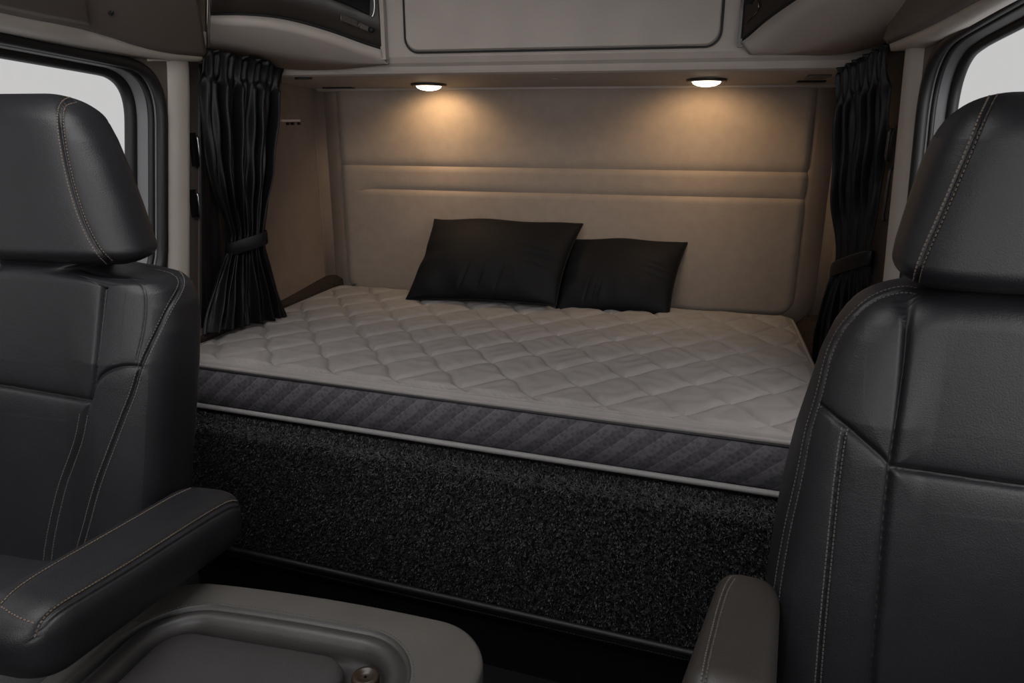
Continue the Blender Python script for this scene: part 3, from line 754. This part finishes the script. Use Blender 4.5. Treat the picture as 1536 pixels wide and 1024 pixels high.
pillow('black pillow tucked behind the left one, its creased right corner against the panel', aY(831, 469, 2.65), aY(1003, 473, 2.65), aY(1031, 364, 2.88), aY(848, 359, 2.885), .085, 8, 0, 0)

# ================================================================== CURTAINS
def curtain(label, L, R_, nf, amp, seed, py_tie, yl, yr, sgn, hem):
    """L,R: pixel outline rows (py -> px) as (px,py); yl, yr: functions pixel -> world point"""
    r = np.random.default_rng(seed); nt_, ns = 170, 260
    Lw = smooth_path(np.array([yl(*p) for p in L]), .004, it=2); Rw = smooth_path(np.array([yr(*p) for p in R_]), .004, it=2)
    tt = np.linspace(0, 1, nt_)
    def rs(P_): s = np.linspace(0, 1, len(P_)); return np.stack([np.interp(tt, s, P_[:, k]) for k in range(3)], 1)
    Lw, Rw = rs(Lw), rs(Rw); s = np.linspace(0, 1, ns); V = np.zeros((nt_, ns, 3)); ph = r.uniform(0, 6.3, 8)
    ztie = py_tie
    for i in range(nt_):
        a, b = Lw[i], Rw[i]; d = b - a; wdt = np.linalg.norm(d); z = (a[2] + b[2]) / 2
        nrm = np.cross(d / wdt, [0, 0, 1]); nrm /= np.linalg.norm(nrm)
        if nrm @ (O3 - a) < 0: nrm = -nrm
        tz = abs(z - ztie); k = .35 + .65 * sstep(0, .22, tz)
        s2 = s + .018 * np.sin(5 * s * 2 + tt[i] * 4 + ph[0]) * np.sin(math.pi * s)
        head = sstep(.0, .02, tt[i]) * (1 - sstep(.075, .11, tt[i]))
        w1 = np.sin(2 * math.pi * nf * s2 + ph[1] + .6 * math.sin(tt[i] * 3)); w2 = np.sin(2 * math.pi * nf * 1.7 * s2 + ph[2] + tt[i] * 2.5)
        w3 = np.sin(2 * math.pi * nf * 2.0 * s + ph[3])
        fold = np.sign(w1) * abs(w1) ** .8 * .7 + .45 * w2
        y = amp * k * ((1 - head) * fold + head * .3 * w3)
        if tt[i] > .085 and tt[i] < .11: y *= .7
        y += .003 * np.sin(40 * s + 30 * tt[i] + ph[4]) * k
        if z < ztie: y += .004 * np.sin(2 * math.pi * nf * 3 * s + ph[5]) * sstep(0, .1, ztie - z)
        V[i] = a + d * s[:, None] + nrm * y[:, None]
    o = mk('curtain', V.reshape(-1, 3), gridf(nt_, ns), 'satin', solid=.002)
    # hem welt along the outer fold
    edge = V[:, hem] + (V[:, hem] - V[:, hem - 1]) * 0
    c_ = o; tag(c_, label, 'curtain', 'tied back black curtains')
    h = mk('hem_edge', *tube(edge, .002, 6), 'satin', c_)
    i = int(np.argmin(abs((Lw[:, 2] + Rw[:, 2]) / 2 - ztie))); a, b = Lw[i], Rw[i]; d = b - a; wd = np.linalg.norm(d); cc = (a + b) / 2; d /= wd
    nr = np.cross(d, [0, 0, 1]); th = np.linspace(0, 2 * math.pi, 60, endpoint=False); rg = []
    for dz, k in ((-.022, 1.0), (-.018, 1.05), (0, 1.06), (.018, 1.05), (.022, 1.0)):
        rg.append(cc + (wd / 2 + .006) * k * np.cos(th)[:, None] * d + (amp * .8 + .012) * k * np.sin(th)[:, None] * nr + np.array([0, 0, 1]) * (dz + .006 * np.cos(th))[:, None])
    mk('tie_band', np.concatenate(rg), gridf(5, 60, False, True), 'satin', c_, solid=.003)
    # pleated heading tape above: gathers
    return o
XC = XL + .045
curtain('black satin curtain with gathered top tied back beside the left sleeper wall',
  [(304, 71), (302, 110), (304, 160), (311, 220), (320, 280), (334, 320), (346, 352), (345, 366), (334, 395), (322, 430), (311, 470), (305, 503)],
  [(428, 97), (422, 118), (419, 160), (415, 210), (410, 260), (402, 310), (397, 350), (397, 366), (405, 395), (415, 430), (424, 462), (428, 474)],
  6.0, .019, 11, aX(370, 358, XC)[2], lambda x, y: aX(x, y, XC), lambda x, y: aX(x, y, XL + .135), 1, 42)
def yl_(x, y): return aY(x, y, 2.37)
def yr_(x, y): return aY(x, y, 2.20)
curtain('black satin curtain with gathered top tied back next to the right pillar',
  [(1256, 104), (1256, 140), (1252, 200), (1249, 260), (1250, 320), (1255, 370), (1254, 396), (1240, 430), (1226, 480), (1218, 530), (1214, 580)],
  [(1333, 64), (1331, 100), (1330, 160), (1325, 220), (1318, 280), (1310, 330), (1303, 372), (1303, 396), (1312, 430), (1324, 480), (1330, 530), (1334, 580)],
  6.0, .012, 5, (aY(1280, 386, 2.4))[2], yl_, yr_, 1, 190)
# dark second layer of curtain hanging behind the left one
def back_layer():
    L = [(298, 95), (299, 200), (300, 300), (300, 400), (300, 500)]; R2 = [(330, 95), (335, 200), (345, 300), (350, 400), (345, 490)]
    X = XL + .012; V = []
    for (a, b) in zip(resample(np.array(L, float), 8), resample(np.array(R2, float), 8)):
        pa, pb = aX(*a, X), aX(*b, X)
        for s in np.linspace(0, 1, 30): V.append(pa + (pb - pa) * s + np.array([.005 * math.sin(s * 14), 0, 0]))
    n_ = len(V) // 30
    return V, gridf(n_, 30)
tag(mk('blackout_panel', *back_layer(), 'satin', solid=.002), 'flat black blackout cloth hanging behind the left curtain', 'curtain')

# ================================================================== SEATS
SL = empty('bucket_seat', 'black leather seat at the left with its armrest lowered, facing the camera', 'seat', 'black leather cab seats', loc=(-1.1, .9, 0))
SR = empty('bucket_seat', 'black leather seat in front of the right-hand window, facing the camera', 'seat', 'black leather cab seats', loc=(.36, .9, 0))
def cushion_shape(px, side, cx, yfun, hd, nexp, zb, zt, rb, rt, bol=0., nz=300, M_=700, ysil=0., **k):
    E_ = edge_from_px(px, lambda z: yfun(z) + ysil)
    z = zsamp(zb, zt, nz, rb, rt); ex = np.interp(z, E_[:, 0], E_[:, 1])
    for _ in range(3): ex[1:-1] = (ex[:-2] + 2 * ex[1:-1] + ex[2:]) / 4
    hx = np.abs(ex - cx)
    kk = np.ones_like(z); a = z > zt - rt; kk[a] = np.sqrt(np.clip(1 - ((z[a] - zt + rt) / rt) ** 2, 0, 1)); a = z < zb + rb; kk[a] = np.sqrt(np.clip(1 - ((zb + rb - z[a]) / rb) ** 2, 0, 1))
    kk = np.maximum(kk, .04); hy = hd * kk; hx = hx * np.maximum(kk, .04) ** .12
    return loft(z, np.full_like(z, cx), hx, yfun(z), hy, nexp, M_, bol, **k)
def part(nm, surf, m, parent, seams, stitches, smat):
    for px, d, w_ in seams: surf.seam(px, d, w_)
    surf.apply(); surf.build(); o = mk(nm, surf.v, surf.f, m, parent)
    for px, off in stitches:
        sl = surf.stitch(px, off)
        if sl: mk('stitching', *join(sl), smat, o, smooth=False)
    return o
# --- left headrest
yh = lambda z: 1.13 + .15 * (z - 1.35)
zt_ = aY(30, 139, 1.10)[2]; zb_ = aY(100, 401, 1.06)[2]
v, f = cushion_shape([(-20, 137), (60, 137.5), (100, 140), (125, 149), (150, 172), (172, 210), (192, 255), (212, 305), (226, 345), (236, 372), (234, 384), (222, 394), (190, 400)], 1, -1.175, yh, .075, 3.0, zb_, zt_, .035, .05, ysil=.02, nz=110)
s_ = Surf(v, f)
h1_ = [(114, 149), (96, 153), (90, 168), (91, 195), (98, 240), (110, 290), (127, 340), (148, 378), (165, 394)]
part('headrest', s_, 'leather', SL, [(h1_, .006, .0045), ([(160, 391), (195, 392), (225, 386)], .003, .004)], [(h1_, 4.5), (h1_, -5)], 'stitch')
# --- left backrest
yb_ = lambda z: 1.12 + .16 * (z - 1.15)
zt_ = aY(200, 398, 1.08)[2]
v, f = cushion_shape([(40, 388), (120, 390), (175, 392), (222, 395), (250, 399), (275, 408), (292, 422), (302, 445), (306, 480), (304, 540), (300, 600), (296, 660), (291, 720), (288, 780), (288, 900), (290, 1050)], 1, -1.135, yb_, .085, 3.4, .56, zt_ + .012, .04, .04, bol=.022, ysil=.04, bol_in=.30, bol_out=.62)
s_ = Surf(v, f)
c1 = [(163, 410), (157, 419), (153, 440), (150, 467), (146, 500), (142, 533), (136, 585), (131, 602)]
c1b = [(131, 602), (126, 622), (119, 660), (104, 700), (93, 730), (80, 784), (72, 830), (68, 880), (64, 960)]
c2 = [(-60, 572), (0, 579), (60, 590), (131, 602)]
c3 = [(135, 590), (146, 568), (157, 559), (168, 554), (187, 549), (210, 551)]
c4 = [(233, 399), (262, 406), (273, 419), (270, 434), (254, 460), (237, 495), (218, 533), (208, 558), (200, 587), (187, 619), (177, 645), (163, 682), (149, 718), (138, 755), (131, 784), (120, 821), (110, 870), (100, 930)]
c5 = [(180, 409), (192, 411), (208, 418), (218, 435), (219, 467), (213, 507), (205, 535), (203, 550)]
part('backrest', s_, 'leather', SL, [(c1, .013, .007), (c1b, .007, .006), (c2, .013, .007), (c3, .008, .005), (c4, .005, .004), (c5, .0022, .0035)],
     [(c4, 4.5), (c4, -5), (c1b[1:], 6), (c1b[1:], -6)], 'stitch_grey')
# --- right headrest
yh2 = lambda z: 1.02 + .15 * (z - 1.35)
zt_ = aY(1510, 136, 1.0)[2]; zb_ = aY(1440, 446, .955)[2]
v, f = cushion_shape([(1520, 135), (1485, 139), (1455, 152), (1430, 173), (1408, 203), (1390, 240), (1375, 280), (1360, 325), (1348, 362), (1342, 390), (1346, 408), (1362, 422), (1400, 440)], -1, .39, yh2, .075, 3.0, zb_, zt_, .035, .05, ysil=0., nz=110)
s_ = Surf(v, f)
h2_ = [(1492, 139), (1476, 170), (1458, 215), (1440, 258), (1424, 296), (1408, 333), (1392, 368), (1378, 404), (1374, 424)]
part('headrest', s_, 'leather', SR, [(h2_, .006, .0045)], [(h2_, 5), (h2_, -5)], 'stitch')
# --- right backrest
yb2 = lambda z: 1.03 + .16 * (z - 1.15)
zt_ = aY(1400, 424, 1.0)[2]
v, f = cushion_shape([(1400, 421), (1345, 424), (1308, 436), (1280, 456), (1255, 488), (1234, 530), (1214, 590), (1196, 642), (1181, 700), (1168, 760), (1158, 820), (1149, 890), (1142, 960), (1138, 1030), (1136, 1150)], -1, .37, yb2, .085, 3.2, .54, zt_ + .004, .04, .05, bol=.022, ysil=.0, bol_in=.30, bol_out=.60)
s_ = Surf(v, f)
r1 = [(1374, 436), (1357, 433), (1334, 437), (1307, 448), (1283, 468), (1258, 497), (1242, 533), (1231, 583), (1221, 617), (1212, 645), (1199, 717), (1181, 791), (1168, 866), (1156, 955), (1150, 1020)]
r2 = [(1267, 642), (1262, 665), (1253, 735), (1244, 829), (1233, 941), (1226, 1030)]
r3 = [(1226, 607), (1245, 622), (1272, 643), (1288, 657), (1315, 680), (1340, 702)]
r4 = [(1356, 442), (1361, 455), (1360, 500), (1356, 567), (1350, 640), (1341, 702), (1332, 791), (1325, 885), (1316, 985), (1312, 1040)]
r5 = [(1340, 703), (1380, 709), (1434, 717), (1490, 726), (1560, 735)]
part('backrest', s_, 'leather', SR, [(r1, .005, .0045), (r2, .005, .0045), (r3, .009, .006), (r4, .014, .007), (r5, .013, .007)],
     [(r1, 4.5), (r1, -5), (r2, 4.5), (r2, -4.5)], 'stitch_grey')
# cushions, pedestals
def rounded(nm, b, m, parent, bev, seg=6):
    o = rbox(nm, b, m, parent, bev, seg); return o
rounded('seat_cushion', (-1.36, -.845, .42, 1.06, .50, .665), 'leather', SL, .05)
mk('cushion_piping', *tube([(-.862, .44, .652), (-.862, .99, .652)], .004, 8), 'leather', SL)
rounded('pedestal', (-1.30, -.90, .50, 1.0, 0, .505), 'rubber', SL, .02)
rounded('seat_cushion', (.15, .59, .42, 1.00, .46, .60), 'leather', SR, .05)
rounded('pedestal', (.19, .55, .50, .98, 0, .465), 'rubber', SR, .02)
# armrests: rounded bar lofted along an axis
def bar(a, b, wa, ha, wb, hb, up=(0, 0, 1), n=2.8, ns=120, M_=220, rend=.05):
    a, b = np.array(a, float), np.array(b, float); t = (b - a); L = np.linalg.norm(t); t /= L
    sd_ = np.cross(t, up); sd_ /= np.linalg.norm(sd_); u_ = np.cross(sd_, t); th = np.linspace(0, 2 * math.pi, M_, endpoint=False)
    s = np.unique(np.r_[rend * (1 - np.cos(np.linspace(0, math.pi / 2, 16))), np.linspace(rend, L - rend, ns), L - rend * (1 - np.sin(np.linspace(0, math.pi / 2, 16)))]); s = s[np.r_[True, np.diff(s) > 2e-5]]
    V = []
    for q in s:
        k = 1.
        if q < rend: k = math.sqrt(max(0, 1 - ((rend - q) / rend) ** 2))
        if q > L - rend: k = math.sqrt(max(0, 1 - ((q - L + rend) / rend) ** 2))
        k = max(k, .03) ** .75
        w_ = (wa + (wb - wa) * q / L) / 2 * k; h_ = (ha + (hb - ha) * q / L) / 2 * k
        c_, s__ = np.cos(th), np.sin(th); e = 2 / n
        V.append(a + t * q + (w_ * np.sign(c_) * abs(c_) ** e)[:, None] * sd_ + (h_ * np.sign(s__) * abs(s__) ** e)[:, None] * u_)
    V = np.concatenate(V); m_ = len(s); f = gridf(m_, M_, False, True); n0 = len(V)
    V = np.concatenate([V, [V[:M_].mean(0)], [V[-M_:].mean(0)]])
    f += [(n0, (k + 1) % M_, k) for k in range(M_)] + [(n0 + 1, n0 - M_ + k, n0 - M_ + (k + 1) % M_) for k in range(M_)]
    return V, f
XA = -.735
n1 = aX(64, 930, XA); f1 = aX(352, 760, XA)       # inner top edge, near and far
s_ = Surf(*bar((XA - .062, n1[1] - .022, n1[2] - .046), (XA - .062, f1[1] + .045, f1[2] - .034), .135, .104, .135, .108, n=3.2, rend=.06))
ar1 = [(52, 958), (60, 935), (82, 912), (130, 884), (200, 842), (270, 797), (320, 766), (346, 752), (362, 755)]
ar0 = [(2, 905), (20, 885), (60, 858), (130, 818), (200, 778), (262, 742), (296, 728)]
arn = [(2, 910), (25, 925), (52, 935)]
part('armrest', s_, 'leather', SL, [(ar1, .004, .004), (ar1[1:] and [(x + 5, y + 8) for x, y in ar1[1:]], .003, .003), (ar0, .002, .003), (arn, .002, .003)], [([(x, y - 3) for x, y in ar1], 0), (ar0, 0), (arn, 0)], 'stitch')
mk('armrest_pivot', *tube([(XA - .14, f1[1] - .03, f1[2] - .045), (XA - .06, f1[1] - .03, f1[2] - .045)], .03, 20), 'rubber', SL)
# right armrest
ra, rb2 = aZ(1112, 905, .80), aZ(1078, 1130, .80)
s_ = Surf(*bar((rb2[0], rb2[1], .815), (ra[0] + .012, ra[1] + .03, .79), .105, .12, .085, .10, n=3.2, rend=.045))
aa = [(1100, 866), (1090, 880), (1080, 910), (1070, 950), (1060, 990), (1052, 1040)]
part('armrest', s_, 'arm_brown', SR, [(aa, .003, .0035)], [(aa, 3.5), (aa, -3.5)], 'stitch_grey')['label'] = 'dark taupe armrest'

# ================================================================== CENTRE CONSOLE
CN = empty('centre_console', 'grey vinyl console with recessed lid standing between the two seats', 'console', loc=(-.52, .6, 0))
cz = .70; cx0, cx1, cy0, cy1 = -.838, -.245, .22, .922
base_loop = np.array(rrect(cx0, cx1, cy0, cy1, .10, 14, (.09, .10, .05, .05)))
P_ = []
for i in range(len(base_loop)):
    a, b = base_loop[i], base_loop[(i + 1) % len(base_loop)]; m_ = max(1, int(np.linalg.norm(b - a) / .01))
    for q in range(m_): P_.append(a + (b - a) * q / m_)
P_ = np.array(P_)
def bulge(q):
    q = q.copy(); k = np.clip((q[:, 1] - .6) / .3, 0, 1); q[:, 1] += .018 * k * (1 - ((q[:, 0] + .55) / .3) ** 2); return q
inner_loop = np.array(rrect(cx0 + .048, cx1 - .088, cy0 + .06, cy1 - .056, .09, 14, (.10, .10, .05, .05)))
def match(loop, ref):
    c_ = loop.mean(0); out = []
    d = np.r_[0, np.cumsum(np.linalg.norm(np.diff(np.r_[loop, loop[:1]], axis=0), axis=1))]; Lp = np.r_[loop, loop[:1]]
    rc_ = (ref.min(0) + ref.max(0)) / 2; c_ = (loop.min(0) + loop.max(0)) / 2; sc = (ref.max(0) - ref.min(0)) / (loop.max(0) - loop.min(0))
    dense = resample(Lp, .0015)[:-1]
    for p in ref:
        w_ = (p - rc_) / sc; dv = dense - c_; a = np.arctan2(dv[:, 1], dv[:, 0]); ap = math.atan2(w_[1], w_[0]); dd_ = abs((a - ap + math.pi) % (2 * math.pi) - math.pi); out.append(dense[np.argmin(dd_)])
    return np.array(out)
IN = match(inner_loop, P_)
rings = []; np_ = len(P_)
def addr(q, z): rings.append(np.concatenate([bulge(q), np.full((np_, 1), z)], 1))
addr(inset(P_, .012), 0); addr(inset(P_, .012), cz - .06); addr(P_, cz - .05)
for a in np.linspace(0, math.pi / 2, 6): addr(inset(P_, .010 * (1 - math.cos(a))), cz - .010 + .010 * math.sin(a) - .0)
for d, z in ((.03, .0015), (.05, .0015)): addr(inset(P_, d), cz + z)
for t_, z in ((.0, .001),): addr(IN + 0, cz + z)
for d, z in ((.004, -.006), (.008, -.005), (.014, .001), (.022, .0035), (.030, .000), (.036, -.008), (.039, -.02), (.040, -.034)): addr(inset(IN, d), cz + z)
nb = len(rings) - 8
cb = mk('body', np.concatenate(rings[:nb]), gridf(nb, np_, False, True), 'console', CN)
mk('recess_rim', np.concatenate(rings[nb - 1:]), gridf(9, np_, False, True) + [tuple(8 * np_ + k for k in range(np_))], 'rim_vinyl', CN)
sts = []
lp = bulge(inset(IN, -.004)); lp = resample(np.r_[lp, lp[:1]], .0005)
k = 0
while k + 7 < len(lp):
    a, b = lp[k], lp[k + 7]; t = b - a; t /= np.linalg.norm(t) + 1e-9; s2 = np.array([-t[1], t[0]]); c_ = (a + b) / 2
    v8 = [(c_ + sx * t * .0018 + sy * s2 * .0007).tolist() + [cz + .0012 + sz * .0008] for sx in (-1, 1) for sy in (-1, 1) for sz in (-1, 1)]
    sts.append((np.array(v8), box(0, 1, 0, 1, 0, 1)[1])); k += 12
mk('stitching', *join(sts), 'stitch_grey', cb, smooth=False)
rings = []
for d, z in ((.004, -.034), (0, -.025), (0, -.012), (.003, -.006), (.010, -.002), (.03, .0), (.06, .0015)):
    q = np.array(rrect(-.742 + d, -.437 - d, .34 + d, .816 - d, .05, 10, tuple(max(.045 - d, .003) for _ in range(4)))); nl = len(q)
    rings.append(np.concatenate([bulge(q), np.full((nl, 1), cz - .006 + z)], 1))
ld_ = mk('lid', np.concatenate(rings), gridf(len(rings), nl, False, True) + [tuple(6 * nl + k for k in range(nl))], 'console_dk', CN)
ld_['label'] = 'dark grey vinyl lid'
q = aZ(548, 1014, cz - .01)
th = np.linspace(0, 2 * math.pi, 28, endpoint=False); rr_ = []
for r_, z in ((.018, -.03), (.020, -.006), (.018, .0), (.013, .001), (.011, -.003), (.002, -.003)):
    rr_.append(np.stack([q[0] + r_ * np.cos(th), q[1] + r_ * np.sin(th), np.full(28, cz - .008 + z)], 1))
mk('latch_knob', np.concatenate(rr_), gridf(6, 28, False, True), 'bronze', CN)['label'] = 'glossy brown latch knob'

# ================================================================== shift each Empty to its thing's base
for o in list(COL.objects):
    if o.get('_base') is not None:
        b = Vector(o['_base']); o.location = b
        for ch in o.children: ch.location = ch.location - b
        del o['_base']
